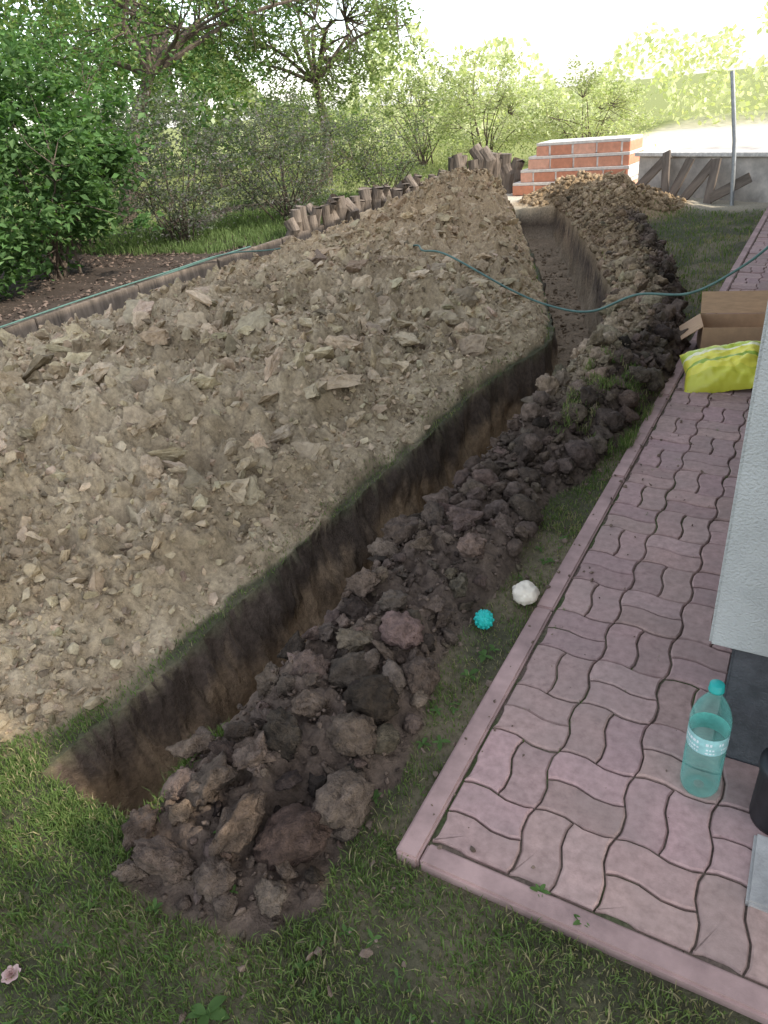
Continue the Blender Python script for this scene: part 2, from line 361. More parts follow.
def grass_region(n,x0,x1,y0,y1,cond,hs=(.012,.035),wm=1.,thr=.25,dz=0):
    x=rng.uniform(x0,x1,n);y=rng.uniform(y0,y1,n);z,c,m,p2,d=terrain(x,y);k=cond(x,y,m,p2,d)
    pn=fbm(x,y,.16,3,210);pb=fbm(x,y,.30,3,215);k&=rng.uniform(-.9,.5,n)<pn+thr
    x,y,z,pn,pb=x[k],y[k],z[k]+dz,pn[k],pb[k];n=len(x)
    h=rng.uniform(hs[0],hs[1],n)*(1+.5*pn)
    A=np.array([.105,.17,.05]);B=np.array([.21,.25,.09]);D=np.array([.33,.28,.16])
    t=np.clip(rng.uniform(0,1,n)*.7+.3*sst(pb,-.3,.4),0,1);cols=A*(1-t[:,None])+B*t[:,None]
    dr=rng.uniform(0,1,n)<.12+.25*sst(pb,0,.5);cols[dr]=D;cols*=rng.uniform(.7,1.2,(n,1))
    blades(g,x,y,z,h,np.full(n,.0028)*rng.uniform(.7,1.5,n)*wm,cols,.7)
lawncond=lambda x,y,m,p2,d:(m<.02)&(p2<.05)&(d<-.02)&~((x>-.005)&(y>-.005))
grass_region(105000,-1.5,1.2,-1.1,.05,lawncond)
grass_region(14000,-.25,0,.0,3.2,lawncond,(.010,.028),thr=.05)
grass_region(9000,-2.6,-1.2,-1.2,.0,lawncond)
grass_region(6000,-1.12,-.95,-.2,4.2,lambda x,y,m,p2,d:(m<.10)&(d<-.002)&(d>-.07),(.010,.025))
grass_region(4500,-1.1,-.55,-.32,-.17,lambda x,y,m,p2,d:(d<-.002),(.012,.035))
grass_region(14000,-2.,.0,3.8,9.3,lawncond,(.02,.05),wm=2)
grass_region(1200,-3.2,-.9,4,9,lambda x,y,m,p2,d:(m<.2)&(d<-.002)&(d>-.12),(.02,.05),wm=2)
grass_region(1600,-.68,-.56,-.3,.10,lambda x,y,m,p2,d:(d<0.0),(.02,.05),dz=.01)
grass_region(3500,-.35,.02,2.2,3.0,lambda x,y,m,p2,d:(d<-.02)&(vn(x*9,y*9,3)>.5),(.02,.05),dz=.03)
for k in range(260):
    jx=.062+round(random.uniform(0,.55)/.095)*.095+random.uniform(-.006,.006) if random.random()<.5 else random.uniform(.06,1.2)
    jy=random.uniform(.06,.55) if jx>.55 else random.uniform(.06,4)
    if jx>.55 or random.random()<.5: jy=.062+round(jy/.095)*.095
    if vn(np.array([jx*5]),np.array([jy*5]),17)[0]<.55: continue
    n=random.randint(3,9);x=jx+rng.normal(0,.003,n);y=jy+rng.normal(0,.006,n);blades(g,x,y,0*x-.004,rng.uniform(.004,.014,n),0*x+.002,np.array([.13,.20,.06])*rng.uniform(.7,1.3,(n,1)),.8)
g.build('lawn_grass',[M_grass])

wd=Acc()
def leaf(acc,base,dirv,L,W,col,up=.3,curl=.3):
    d=np.array([dirv[0],dirv[1],0]);d/=np.linalg.norm(d);s=np.array([-d[1],d[0],0]);V=[];n=6
    for i in range(n+1):
        t=i/n;w=W*math.sin(math.pi*min(1,t*.93+.05))**.8*.5
        c=np.array(base)+d*L*t+np.array([0,0,L*(up*t-curl*t*t)])
        V+= [c-s*w+np.array([0,0,w*.35]),c,c+s*w+np.array([0,0,w*.35])]
    F=[]
    for i in range(n):
        for j in (0,1): a=i*3+j;F.append((a,a+1,a+4,a+3))
    acc.add(V,F,col)
WL=[(-.17,-.46,5,.045),(.33,.055,5,.02),(.43,.03,4,.018),(-.42,-.35,4,.02),(-.05,-.30,5,.02),(.30,-.25,6,.02),(-.08,.62,4,.03),(.12,-.35,5,.025),(-.07,.72,5,.03)]
for k in range(40): WL.append((random.uniform(-1.0,.5),random.uniform(-.75,-.12),random.choice([3,3,4,5]),random.uniform(.008,.018)))
for k in range(14): WL.append((random.uniform(-.12,-.03),random.uniform(.1,1.6),4,random.uniform(.012,.025)))
for (wx,wy,k,Ls) in WL:
    z0=float(terrain(np.array([wx]),np.array([wy]))[0][0])+(.008 if wy<0 or wx<0 else .028)
    for i in range(k):
        a=i*2*math.pi/k+random.uniform(-.5,.5)+wx*50;L=Ls*random.uniform(.55,1.3)
        leaf(wd,(wx,wy,z0),(math.cos(a),math.sin(a)),L,L*random.uniform(.34,.55),np.array([.12,.20,.065])*random.uniform(.7,1.1),random.uniform(.2,.9),random.uniform(.2,.6))
wd.build('broadleaf_weeds',[M_leaf],smooth=True)

# ------------------------------------------------------------------ paving
M_pav=vcmat('concrete_paver',.85,40,.24,.4,260,.002,spec=.3,stain=.5)
M_joint=vcmat('joint',.95,90,.4,.5,100,.004)
a_=.095
def tri(t):
    t=t-np.floor(t);v=np.where(t<.25,t*4,np.where(t<.75,2-4*t,4*t-4));return np.clip(v*1.9,-1,1)
def warp(p):
    A=.0080
    return np.stack([p[:,0]+A*tri(p[:,1]/(2*a_)+.0),p[:,1]+A*tri(p[:,0]/(2*a_)+.0)],-1)
pv=Acc()
X0,Y0=.062,.062
def clip_poly(P,f):
    o=[];n=len(P)
    for i in range(n):
        a,b=P[i],P[(i+1)%n];fa,fb=f(a),f(b)
        if fa>=0:o.append(a)
        if (fa>=0)!=(fb>=0):o.append(a+(b-a)*fa/(fa-fb))
    return np.array(o)
def inset(P,d):
    n=len(P);o=[]
    for i in range(n):
        a,b,c=P[i-1],P[i],P[(i+1)%n];e1=b-a;e2=c-b
        n1=np.array([-e1[1],e1[0]])/(np.linalg.norm(e1)+1e-9);n2=np.array([-e2[1],e2[0]])/(np.linalg.norm(e2)+1e-9)
        m=n1+n2;m/= (np.linalg.norm(m)+1e-9);k=d/max(.5,m@n1);o.append(b+m*k)
    return np.array(o)
def paver(cx,cy,w,h,xmax,ymax):
    xs_=np.linspace(cx,cx+w,max(2,int(round(w/a_*8))+1));ys_=np.linspace(cy,cy+h,max(2,int(round(h/a_*8))+1))
    P=np.concatenate([np.stack([xs_[:-1],0*xs_[:-1]+cy],-1),np.stack([0*ys_[:-1]+cx+w,ys_[:-1]],-1),np.stack([xs_[::-1][:-1],0*xs_[:-1]+cy+h],-1),np.stack([0*ys_[:-1]+cx,ys_[::-1][:-1]],-1)])
    P=warp(P)+np.array([X0,Y0])
    for f in (lambda p:p[0]-X0-.002,lambda p:p[1]-Y0-.002,lambda p:xmax-p[0],lambda p:ymax-p[1]):
        if len(P)<3:return
        P=clip_poly(P,f)
    if len(P)<3:return
    k=[i for i in range(len(P)) if np.linalg.norm(P[i]-P[i-1])>.0008];P=P[k]
    if len(P)<3 or np.ptp(P[:,0])<.012 or np.ptp(P[:,1])<.012:return
    P0=inset(P,.0020+abs(random.gauss(0,.0007)));P1=inset(P,.0062);n=len(P)
    zt=random.gauss(0,.0020);tx,ty=random.gauss(0,.014),random.gauss(0,.014);c=P.mean(0)
    zz=lambda Q,z:np.concatenate([Q,(z+zt+(Q-c)@np.array([tx,ty]))[:,None]],1)
    V=np.concatenate([zz(P0,-.05+0*P0[:,0]),zz(P0,-.0045+0*P0[:,0]),zz(P1,0*P0[:,0])]);V=np.vstack([V,[c[0],c[1],zt]])
    i=np.arange(n);j=(i+1)%n
    F4=np.concatenate([np.stack([i,j,j+n,i+n],-1),np.stack([i+n,j+n,j+2*n,i+2*n],-1)]);F3=np.stack([i+2*n,j+2*n,0*i+3*n],-1)
    col=np.array([.42,.272,.238])*random.uniform(.86,1.12)*np.array([1,random.uniform(.98,1.04),random.uniform(.97,1.05)])
    off=pv.n
    pv.add(V,F4,col);pv.f.setdefault((3,0),[]).append(F3+off)
for i in range(0,18):
    for j in range(0,49):
        bx,by=i*2*a_,j*2*a_
        if (by+Y0>.6 and bx+X0>.6) : continue
        xmax=.60 if by+Y0>.60 else 3.3
        ymax=.60 if bx+X0>.55 else 9.2
        if bx+X0<.6 and by+Y0<.6: xmax=3.3;ymax=9.2
        if (i+j)%2==0:
            for q in ((bx,by,2*a_,a_),(bx,by+a_,2*a_,a_)): paver(*q,xmax,ymax)
        else:
            for q in ((bx,by,a_,2*a_),(bx+a_,by,a_,2*a_)): paver(*q,xmax,ymax)
pavo=empty('paved_path')
o=pv.build('pavers',[M_pav],smooth=False,parent=pavo)
def sheet(x0,x1,y0,y1,nx,ny,z,name,mat,col,par):
    XX,YY=np.meshgrid(np.linspace(x0,x1,nx),np.linspace(y0,y1,ny));ZZ=z+.0025*fbm(XX,YY,.06,3,300)
    I=np.arange(nx*ny).reshape(ny,nx);F=np.stack([I[:-1,:-1],I[:-1,1:],I[1:,1:],I[1:,:-1]],-1).reshape(-1,4)
    cc=mix(np.array(col)+0*XX[...,None],np.array([.08,.095,.04])+0*XX[...,None],sst(fbm(XX,YY,.2,3,310),.0,.35))
    return mk(name,np.stack([XX,YY,ZZ],-1).reshape(-1,3),F,[mat],cc.reshape(-1,3),True,parent=par)
sheet(.03,.62,.03,9.2,60,700,-.0095,'joint_sand',M_joint,(.14,.105,.08),pavo)
sheet(.622,3.3,.03,.64,200,50,-.0095,'joint_sand_front',M_joint,(.14,.105,.08),pavo)
M_kerb=plain('kerb_concrete',(.37,.245,.215),.85,7,.28,.35,.002,bsc=240)
y=0.0
while y<9.2:
    bevelbox('kerb_side',(.058,.996,.14),(.029+random.uniform(-.0015,.0015),y+.5,-.065+random.uniform(-.003,.003)),M_kerb,.006,rot=(random.uniform(-.003,.003),random.uniform(-.015,.015),random.uniform(-.003,.003)),parent=pavo);y+=1.0
x=.06
while x<3.3:
    bevelbox('kerb_front',(.994,.056,.14),(x+.5,.031,-.066+random.uniform(-.002,.002)),M_kerb,.006,rot=(0,0,random.uniform(-.003,.003)),parent=pavo);x+=1.0

# ------------------------------------------------------------------ house
M_plaster=plain('rough_plaster',(.48,.48,.45),.95,9,.08,.9,.006,bsc=170)
M_plinth=plain('plinth_plaster',(.085,.085,.09),.9,20,.3,.9,.006,bsc=160)
M_roof=plain('roof_tiles',(.22,.08,.05),.8,10,.3,.3);M_white=plain('white_frame',(.7,.7,.68),.5,5,.05,.05)
m_glass,nt,b=newmat('window_glass');b.inputs['Base Color'].default_value=(.03,.04,.05,1);b.inputs['Roughness'].default_value=.06
M_slab=plain('grey_concrete',(.38,.36,.33),.9,12,.25,.5,.003,bsc=150)
house=empty('plaster_house')
HX0,HX1,HY0,HY1,HH=.55,8,.56,9.7,4.4
def box(name,x0,x1,y0,y1,z0,z1,mat,bev=.004,par=None):
    return bevelbox(name,(x1-x0,y1-y0,z1-z0),((x0+x1)/2,(y0+y1)/2,(z0+z1)/2),mat,bev,parent=par)
box('walls',HX0,HX1,HY0,HY1,.365,HH,M_plaster,.006,house)
box('plinth',.60,HX1-.05,.60,HY1-.05,-.3,.364,M_plinth,.006,house)
for (wx,wz) in [(2.3,1.3),(4.8,1.3)]:
    box('window_frame',wx,wx+1.3,HY0-.03,HY0-.002,wz,wz+1.3,M_white,.004,house)
    box('window_pane',wx+.07,wx+.62,HY0-.036,HY0-.031,wz+.07,wz+1.23,m_glass,.001,house)
    box('window_pane',wx+.68,wx+1.23,HY0-.036,HY0-.031,wz+.07,wz+1.23,m_glass,.001,house)
    box('window_sill',wx-.05,wx+1.35,HY0-.12,HY0-.04,wz-.05,wz-.01,M_white,.004,house)
rv=[(HX0-.25,HY0-.2,HH+.01),(HX1+.4,HY0-.2,HH+.01),(HX1+.4,HY1+.3,HH+.01),(HX0-.25,HY1+.3,HH+.01),((HX0+HX1)/2,HY0-.2,HH+1.6),((HX0+HX1)/2,HY1+.3,HH+1.6)]
r=Acc();r.add(rv,[(0,4,5,3),(1,2,5,4),(0,3,2,1)],None);r.add([rv[0],rv[1],rv[4],rv[3],rv[2],rv[5]],[(0,1,2),(3,5,4)]);r.build('roof',[M_roof],parent=house)
M_black=plain('black_plastic',(.02,.02,.022),.45,20,.3,.1)
def revolve(name,prof,mat,loc,seg=32,parent=None,smooth=True):
    V=[];n=len(prof)
    for (rr,z) in prof:
        for k in range(seg): t=2*math.pi*k/seg;V.append((rr*math.cos(t),rr*math.sin(t),z))
    F=[(i*seg+k,i*seg+(k+1)%seg,(i+1)*seg+(k+1)%seg,(i+1)*seg+k) for i in range(n-1) for k in range(seg)]
    ob=mk(name,V,np.array(F),[mat],None,smooth,parent=parent);ob.location=loc;return ob
dp=empty('drain_pipe',(.755,.455,0))
revolve('pipe',[(.043,.0),(.043,4.2)],M_black,(0,0,.02),parent=dp)
revolve('base_socket',[(.0,.0),(.056,.0),(.058,.01),(.056,.15),(.060,.155),(.060,.175),(.044,.18)],M_black,(0,0,.0),parent=dp)
for zz in (.9,2.6,3.9): revolve('bracket',[(.044,zz),(.05,zz),(.05,zz+.03),(.044,zz+.03)],M_black,(0,0,0),parent=dp)
bevelbox('concrete_slab',(.30,.18,.05),(.865,.30,-.012),M_slab,.006)

# ------------------------------------------------------------------ bottle
m_pet,nt,b=newmat('pet_plastic');N=nt.nodes;L=nt.links
b.inputs['Base Color'].default_value=(.25,.62,.55,1);b.inputs['Roughness'].default_value=.12;b.inputs['Specular IOR Level'].default_value=.8
tr=N.new('ShaderNodeBsdfTransparent');tr.inputs[0].default_value=(.80,.96,.92,1)
lw=N.new('ShaderNodeLayerWeight');lw.inputs[0].default_value=.45
mrr=N.new('ShaderNodeMapRange');mrr.inputs['To Min'].default_value=.03;mrr.inputs['To Max'].default_value=.55;L.new(lw.outputs['Facing'],mrr.inputs['Value'])
ms=N.new('ShaderNodeMixShader');L.new(mrr.outputs['Result'],ms.inputs[0]);L.new(tr.outputs[0],ms.inputs[1]);L.new(b.outputs[0],ms.inputs[2]);L.new(ms.outputs[0],N['Material Output'].inputs['Surface'])
m_lab=plain('bottle_label',(.32,.58,.55),.4,60,.15,.1);M_cap=plain('bottle_cap',(.02,.36,.31),.4,20,.1,.1);M_ltxt=plain('label_print',(.75,.82,.8),.4,30,.1,.0)
bt=empty('plastic_bottle',(.585,.475,.0))
prof=[(.012,.006),(.028,.0),(.038,.002),(.043,.014),(.044,.03)]
for k in range(7):
    z=.04+k*.014;prof+=[(.044,z),(.0405,z+.006),(.044,z+.012)]
prof+=[(.0435,.145),(.0435,.20),(.0445,.205),(.0445,.222),(.042,.238),(.036,.258),(.026,.278),(.0165,.294),(.0135,.302),(.0135,.308),(.0165,.309),(.0165,.312),(.013,.313),(.013,.318)]
revolve('bottle_body',prof,m_pet,(0,0,.003),48,bt)
revolve('label',[(.0441,.150),(.0443,.152),(.0443,.196),(.0441,.198)],m_lab,(0,0,.003),48,bt)
revolve('screw_cap',[(.0,.328),(.0135,.328),(.0155,.326),(.0158,.313),(.0168,.312),(.0168,.309),(.0135,.309)],M_cap,(0,0,.005),32,bt)
pr=Acc()
for row,(z0,hh) in enumerate([(.182,.008),(.168,.005),(.158,.004)]):
    t=-2.9
    while t<2.9:
        w=random.uniform(.06,.16);r_=.0448;V=[];n=3
        for k in range(n+1):
            q=t+w*k/n;V+=[(r_*math.cos(q),r_*math.sin(q),z0),(r_*math.cos(q),r_*math.sin(q),z0+hh)]
        pr.add(V,[(2*k,2*k+2,2*k+3,2*k+1) for k in range(n)]);t+=w+random.choice([.05,.05,.35])
pr.build('label_print',[M_ltxt],parent=bt)

# ------------------------------------------------------------------ ball, stone, flower
M_teal=plain('teal_rubber',(.02,.46,.39),.5,40,.15,.1)
ta=Acc();bm=bmesh.new();bmesh.ops.create_icosphere(bm,subdivisions=3,radius=.029)
V=np.array([v.co[:] for v in bm.verts]);F=np.array([[v.index for v in f.verts] for f in bm.faces]);bm.free();ta.add(V,F)
bm=bmesh.new();bmesh.ops.create_icosphere(bm,subdivisions=2,radius=1);D=[v.co.normalized() for v in bm.verts];bm.free()
for d_ in D:
    q=d_.to_track_quat('Z','Y').to_matrix();V=[];seg=8
    for (rr,h) in [(.0060,.026),(.0052,.0305),(.0036,.033),(.0015,.034)]:
        for k in range(seg): t=2*math.pi*k/seg;V.append((q@Vector((rr*math.cos(t),rr*math.sin(t),h)))[:])
    ta.add(V,[(i*seg+k,i*seg+(k+1)%seg,(i+1)*seg+(k+1)%seg,(i+1)*seg+k) for i in range(3) for k in range(seg)])
    ta.add(V[-seg:],[tuple(range(seg))])
tb=ta.build('knobbed_rubber_ball',[M_teal],smooth=True);tb.location=(-.125,.85,.016)
M_stone=plain('white_stone',(.72,.63,.50),.85,14,.25,.5,.004)
v,f=icoproto(5,4,.40,.9);o=mk('white_stone',v*.048,f,[M_stone],None,True);o.location=(-.045,1.02,.028)
M_petal=plain('pink_petal',(.55,.38,.34),.6,40,.2,.1)
fl=Acc()
for ring,(nn,rr,tl) in enumerate([(7,.019,.25),(6,.014,.7),(5,.009,1.2)]):
    for k in range(nn):
        a=2*math.pi*k/nn+ring*.4;V=[]
        for i in range(4):
            t=i/3;rad=rr*t;z=rr*math.sin(tl)*t+ring*.002;w=.009*math.sin(math.pi*(t*.8+.12))
            cx,cy=math.cos(a)*rad*math.cos(tl),math.sin(a)*rad*math.cos(tl);V+=[(cx-math.sin(a)*w,cy+math.cos(a)*w,z),(cx+math.sin(a)*w,cy-math.cos(a)*w,z)]
        fl.add(V,[(2*i,2*i+1,2*i+3,2*i+2) for i in range(3)])
o=fl.build('fallen_rose_bloom',[M_petal],smooth=True);o.location=(-.592,-.592,-.008);o.scale=(1.1,1.1,1.3)

# ------------------------------------------------------------------ soil bag + cardboard box
m_bag,nt,b=newmat('printed_bag');N=nt.nodes;L=nt.links
tc=N.new('ShaderNodeTexCoord');sep=N.new('ShaderNodeSeparateXYZ');L.new(tc.outputs['Object'],sep.inputs[0])
nz=N.new('ShaderNodeTexNoise');nz.inputs['Scale'].default_value=14;L.new(tc.outputs['Object'],nz.inputs['Vector'])
ad=N.new('ShaderNodeMath');ad.operation='MULTIPLY_ADD';ad.inputs[1].default_value=.06;L.new(nz.outputs['Fac'],ad.inputs[0]);L.new(sep.outputs['Y'],ad.inputs[2])
cr_=N.new('ShaderNodeValToRGB');cr_.color_ramp.interpolation='CONSTANT'
els=cr_.color_ramp.elements;els[0].position=0;els[0].color=(.66,.64,.06,1);els[1].position=.28;els[1].color=(.80,.72,.08,1)
for p,c in ((.46,(.30,.42,.04,1)),(.53,(.80,.72,.09,1)),(.70,(.85,.80,.50,1)),(.76,(.50,.58,.06,1)),(.9,(.75,.70,.09,1))):
    e=els.new(p);e.color=c
mr=N.new('ShaderNodeMapRange');mr.inputs['From Min'].default_value=-.15;mr.inputs['From Max'].default_value=.20;L.new(ad.outputs[0],mr.inputs['Value']);L.new(mr.outputs['Result'],cr_.inputs['Fac'])
L.new(cr_.outputs['Color'],b.inputs['Base Color']);b.inputs['Roughness'].default_value=.35
gx=np.linspace(-1,1,61);gy=np.linspace(-1,1,41);GX,GY=np.meshgrid(gx,gy)
pil=np.clip((1-np.abs(GX)**3),0,1)**.5*np.clip(1-np.abs(GY)**2.6,0,1)**.55
wr=fbm(GX,GY,.5,3,400);wr2=np.abs(fbm(GX,GY*2,.35,2,420))
tz=.10*pil*(1+.30*wr)-.022*pil*wr2+.007*fbm(GX,GY,.12,3,410)*sst(1-np.abs(GX),0,.2);sx=.225*(1-.10*(1-np.abs(GY))*np.abs(GX));sy=.17
Vt=np.stack([GX*sx,GY*sy*(1+.05*wr),tz],-1).reshape(-1,3);Vb=Vt.copy();Vb[:,2]=-.012*pil.ravel()-.001
I=np.arange(61*41).reshape(41,61);Fq=np.stack([I[:-1,:-1],I[:-1,1:],I[1:,1:],I[1:,:-1]],-1).reshape(-1,4)
bg=mk('potting_soil_bag',np.vstack([Vt,Vb]),np.vstack([Fq,Fq[:,::-1]+61*41]),[m_bag],None,True);bg.location=(.29,3.28,.075);bg.rotation_euler=(math.radians(22),math.radians(-9),math.radians(12))
M_card=plain('cardboard',(.44,.28,.16),.85,10,.15,.2,streak=(1,6,1));M_card2=plain('cardboard_inner',(.28,.17,.095),.85,10,.15,.2)
cb=empty('cardboard_box',(.27,3.85,.0));cb.rotation_euler=(0,0,math.radians(12))
bevelbox('panel_front',(.40,.005,.17),(0,-.15,.10),M_card,.001,parent=cb);bevelbox('panel_back',(.40,.005,.17),(0,.15,.10),M_card,.001,parent=cb)
bevelbox('panel_left',(.005,.295,.17),(-.1975,0,.10),M_card,.001,parent=cb);bevelbox('panel_right',(.005,.295,.17),(.1975,0,.10),M_card,.001,parent=cb)
bevelbox('panel_base',(.39,.29,.005),(0,0,.018),M_card2,.001,parent=cb)
bevelbox('flap_back',(.39,.14,.004),(0,.19,.245),M_card,.001,rot=(math.radians(55),0,0),parent=cb)
bevelbox('flap_left',(.14,.28,.004),(-.255,0,.15),M_card,.001,rot=(0,math.radians(-35),0),parent=cb)
bevelbox('flap_right',(.14,.28,.004),(.215,0,.25),M_card,.001,rot=(0,math.radians(-75),0),parent=cb)

# ------------------------------------------------------------------ hoses
M_hose=plain('garden_hose_rubber',(.09,.17,.14),.5,20,.2,.1)
def hose(name,pts,r_=.008):
    a=Acc();P=catmull(pts,14);tube(a,P,r_,8);a.build(name,[M_hose],smooth=True)
def H(x,y,dz=.01):
    xx=np.array([x-.04,x,x+.04,x]);yy=np.array([y,y-.04,y,y+.04]);return (x,y,float(terrain(xx,yy)[0].max())+dz)
hose('garden_hose',[H(-2.75,5.2,.0),H(-2.5,5.1,.04),H(-2.3,4.82,.06),H(-1.95,4.55,.07),(-1.3,4.3,.20),(-.94,4.2,.12),(-.65,4.08,.14),(-.35,4.0,.28),(-.02,3.92,.32),(.25,3.95,.48),(.42,4.15,.62),(.53,4.4,.70)])
hose('garden_hose',[(-5.1,0,.17),(-5.05,1.5,.19),(-5.12,2.6,.19),(-5.19,3.7,.19),(-5.15,4.6,.20),(-5.05,5.4,.22),H(-4.7,5.8,.05),H(-4.3,5.9,.05),H(-4.05,5.8,.03)])
hose('garden_hose',[(-5.5,0.3,.11),(-5.45,1.8,.12),(-5.35,3.2,.12),(-5.25,4.2,.15),(-5.17,5.2,.19),(-5.16,6.0,.19)])

# ------------------------------------------------------------------ edging, logs
ed=empty('bed_edging_boards')
y=-3
while y<7.2:
    bevelbox('board',(.06,1.19,.30),(-5.175+random.uniform(-.006,.006),y+.6,.02+random.uniform(-.006,.006)),M_wood,.006,rot=(0,random.uniform(-.03,.03),random.uniform(-.004,.004)),parent=ed);y+=1.2
def logs(name,pts,h0,h1,r0=.05):
    a=Acc()
    for (x,y) in pts:
        h=random.uniform(h0,h1);rr=r0*random.uniform(.75,1.25);P=[(x+random.gauss(0,.01)*k,y,-.2+(h+.2)*k/5) for k in range(6)];R=np.array([rr*random.uniform(.93,1.07) for _ in range(6)])
        P=np.array(P);P[:,0]+=np.linspace(0,random.gauss(0,.02),6)
        tube(a,P,R,12)
        sl=random.uniform(-.25,.25)
        top=[ (P[-1][0]+R[-1]*.98*math.cos(t),P[-1][1]+R[-1]*.98*math.sin(t),h+sl*R[-1]*math.cos(t)) for t in np.linspace(0,2*math.pi,12,endpoint=False)]
        a.add(top+[(P[-1][0],P[-1][1],h+.004)],[(k,(k+1)%12,12) for k in range(12)])
    return a.build(name,[M_wood],smooth=False)
pts=[(np.interp(t,[0,1],[-5.25,-4.85])+random.gauss(0,.015),np.interp(t,[0,1],[6.9,10.6])) for t in np.linspace(0,1,38)]
logs('log_palisade',pts,.32,.50,.07)
pts=[(np.interp(t,[0,1],[-4.95,-4.05]),np.interp(t,[0,1],[11.2,11.75])+random.gauss(0,.03)) for t in np.linspace(0,1,10)]
logs('log_palisade',pts,.46,.74,.09)

# ------------------------------------------------------------------ bricks, terrace, planks, pole
bw=empty('brick_steps',(-2.95,11.7,0));bw.rotation_euler=(0,0,math.radians(-4))
M_br=[plain('orange_block%d'%i,c,.85,12,.15,.3) for i,c in enumerate([(.64,.30,.19),(.72,.39,.27),(.58,.25,.15)])];M_mor=plain('mortar',(.70,.65,.58),.9,20,.15,.3)
zc=-.02
for row in range(4):
    w=1.9-.13*row;dep=.95-.10*row
    x0=-.95+.11*row;x=x0;off=(.15 if row%2 else 0)
    y0=-.45+.06*row
    bevelbox('mortar_bed',(w-.02,dep-.02,.040),(x0+w/2,y0+dep/2,zc+.166),M_mor,.003,parent=bw)
    while x<x0+w-.05:
        L_=min(.38-off if x==x0 else .38,x0+w-x)
        bevelbox('block',(L_-.028,dep,.14),(x+L_/2,y0+dep/2+random.uniform(-.01,.01),zc+.072+random.uniform(-.003,.003)),random.choice(M_br),.006,parent=bw);x+=L_
    bevelbox('mortar_core',(w-.04,dep-.03,.128),(x0+w/2,y0+dep/2,zc+.077),M_mor,.002,parent=bw)
    zc+=.184
M_conc=plain('pale_concrete',(.50,.45,.39),.9,4,.35,.4,.004)
tr=empty('concrete_terrace',(-1.85,10.9,0));tr.rotation_euler=(0,0,math.radians(-29))
bevelbox('platform',(5.6,1.2,.6),(2.8,.6,.20),M_conc,.01,parent=tr)
bevelbox('coping',(5.7,.30,.05),(2.8,.10,.528),plain('coping',(.66,.62,.56),.9),.008,parent=tr)
pk=empty('leaning_planks',(-1.55,10.55,0));pk.rotation_euler=(0,0,math.radians(-29))
for (dx,l,an) in [(0.0,.75,40),(.3,.72,-20),(.52,.62,15),(.80,.62,32),(1.02,.6,-8),(1.3,.5,60)]:
    bevelbox('plank',(.12,.03,l),(dx,-.12-.03*random.random(),l*.36),M_wood,.003,rot=(math.radians(-20),math.radians(an),0),parent=pk)
a=Acc();tube(a,[(-.42,9.75,-.1),(-.50,9.8,.7),(-.64,9.9,1.45)],[.028,.026,.024],10);a.build('fence_pole',[plain('galvanised',(.35,.36,.36),.5,20,.2,.1,metal=.6)],smooth=True)
# ------------------------------------------------------------------ vegetation
def shrub(name,base,cen,rad,nclump,nleaf,lsize,pal,stems=9,trunk=None,clr=.22,seed=1,woody=.012,aspect=.5,droop=.0):
    rg=np.random.default_rng(seed);A=Acc();base=np.array(base,float);cen=np.array(cen,float);rad=np.array(rad,float)
    u=rg.normal(0,1,(nclump,3));u/=np.linalg.norm(u,axis=1)[:,None];r=rg.uniform(.25,1,nclump)**.45
    bump_=1+.22*np.array([noise.noise(Vector(q*1.7)+Vector((seed*3.1,0,0))) for q in u])*1.6
    cc=cen+u*rad*(r*bump_)[:,None]
    cc=cc[cc[:,2]>base[2]+.05];n=len(cc)
    tops=[]
    for s in range(stems):
        t=cen+rg.normal(0,.45,3)*rad*np.array([1,1,.5]);b0=base+np.array([*rg.normal(0,.08 if trunk is None else .01,2),-.05])
        if trunk is not None: b0=np.array(trunk[-1],float)
        mdp=b0*.5+t*.5+rg.normal(0,.08,3)*rad+np.array([0,0,rad[2]*.15]);P=catmull([b0,mdp,t],6);tube(A,P,np.linspace(woody*1.6,woody*.5,len(P)),6,(1,1,1),1);tops.append(P)
    if trunk is not None:
        P=catmull(trunk,6);tube(A,P,np.linspace(woody*5,woody*2.6,len(P)),10,(1,1,1),1)
    allp=np.concatenate(tops)
    for c in cc[::max(1,n//140)]:
        d=np.linalg.norm(allp-c,axis=1);p=allp[d.argmin()];md=(p+c)/2+rg.normal(0,.04,3)
        tube(A,[p,md,c],[woody*.5,woody*.35,woody*.15],4,(1,1,1),1)
    k=rg.integers(0,n,nleaf);cr=clr*rg.uniform(.6,1.3,n)
    off=rg.normal(0,1,(nleaf,3))*cr[k][:,None]*.55;off[:,2]*=.7
    pos=cc[k]+off
    d=rg.normal(0,1,(nleaf,3));d[:,2]=d[:,2]*.5-droop;d/=np.linalg.norm(d,axis=1)[:,None]
    up=rg.normal(0,.55,(nleaf,3))+np.array([0,0,1]);s=np.cross(d,up);s/=np.linalg.norm(s,axis=1)[:,None]+1e-9;nrm=np.cross(s,d)
    L=lsize*rg.uniform(.6,1.25,nleaf)[:,None];W=L*aspect*.5
    V=np.stack([pos-d*L*.5,pos-d*L*.05+s*W+nrm*W*.3,pos+d*L*.5-nrm*L*.12,pos-d*L*.05-s*W+nrm*W*.3],1)
    pal=np.array(pal);pc=pal[rg.integers(0,len(pal),nleaf)]*(rg.uniform(.75,1.25,(n,1))[k])*rg.uniform(.8,1.2,(nleaf,1))
    q=np.arange(nleaf)[:,None]*4
    A.add(V.reshape(-1,3),np.concatenate([q+np.array([[0,1,2]]),q+np.array([[0,2,3]])]),np.repeat(pc,4,axis=0),0)
    return A.build(name,[M_leaf,M_bark])
G1=[(.09,.16,.06),(.11,.20,.07),(.07,.125,.05),(.14,.22,.09)]
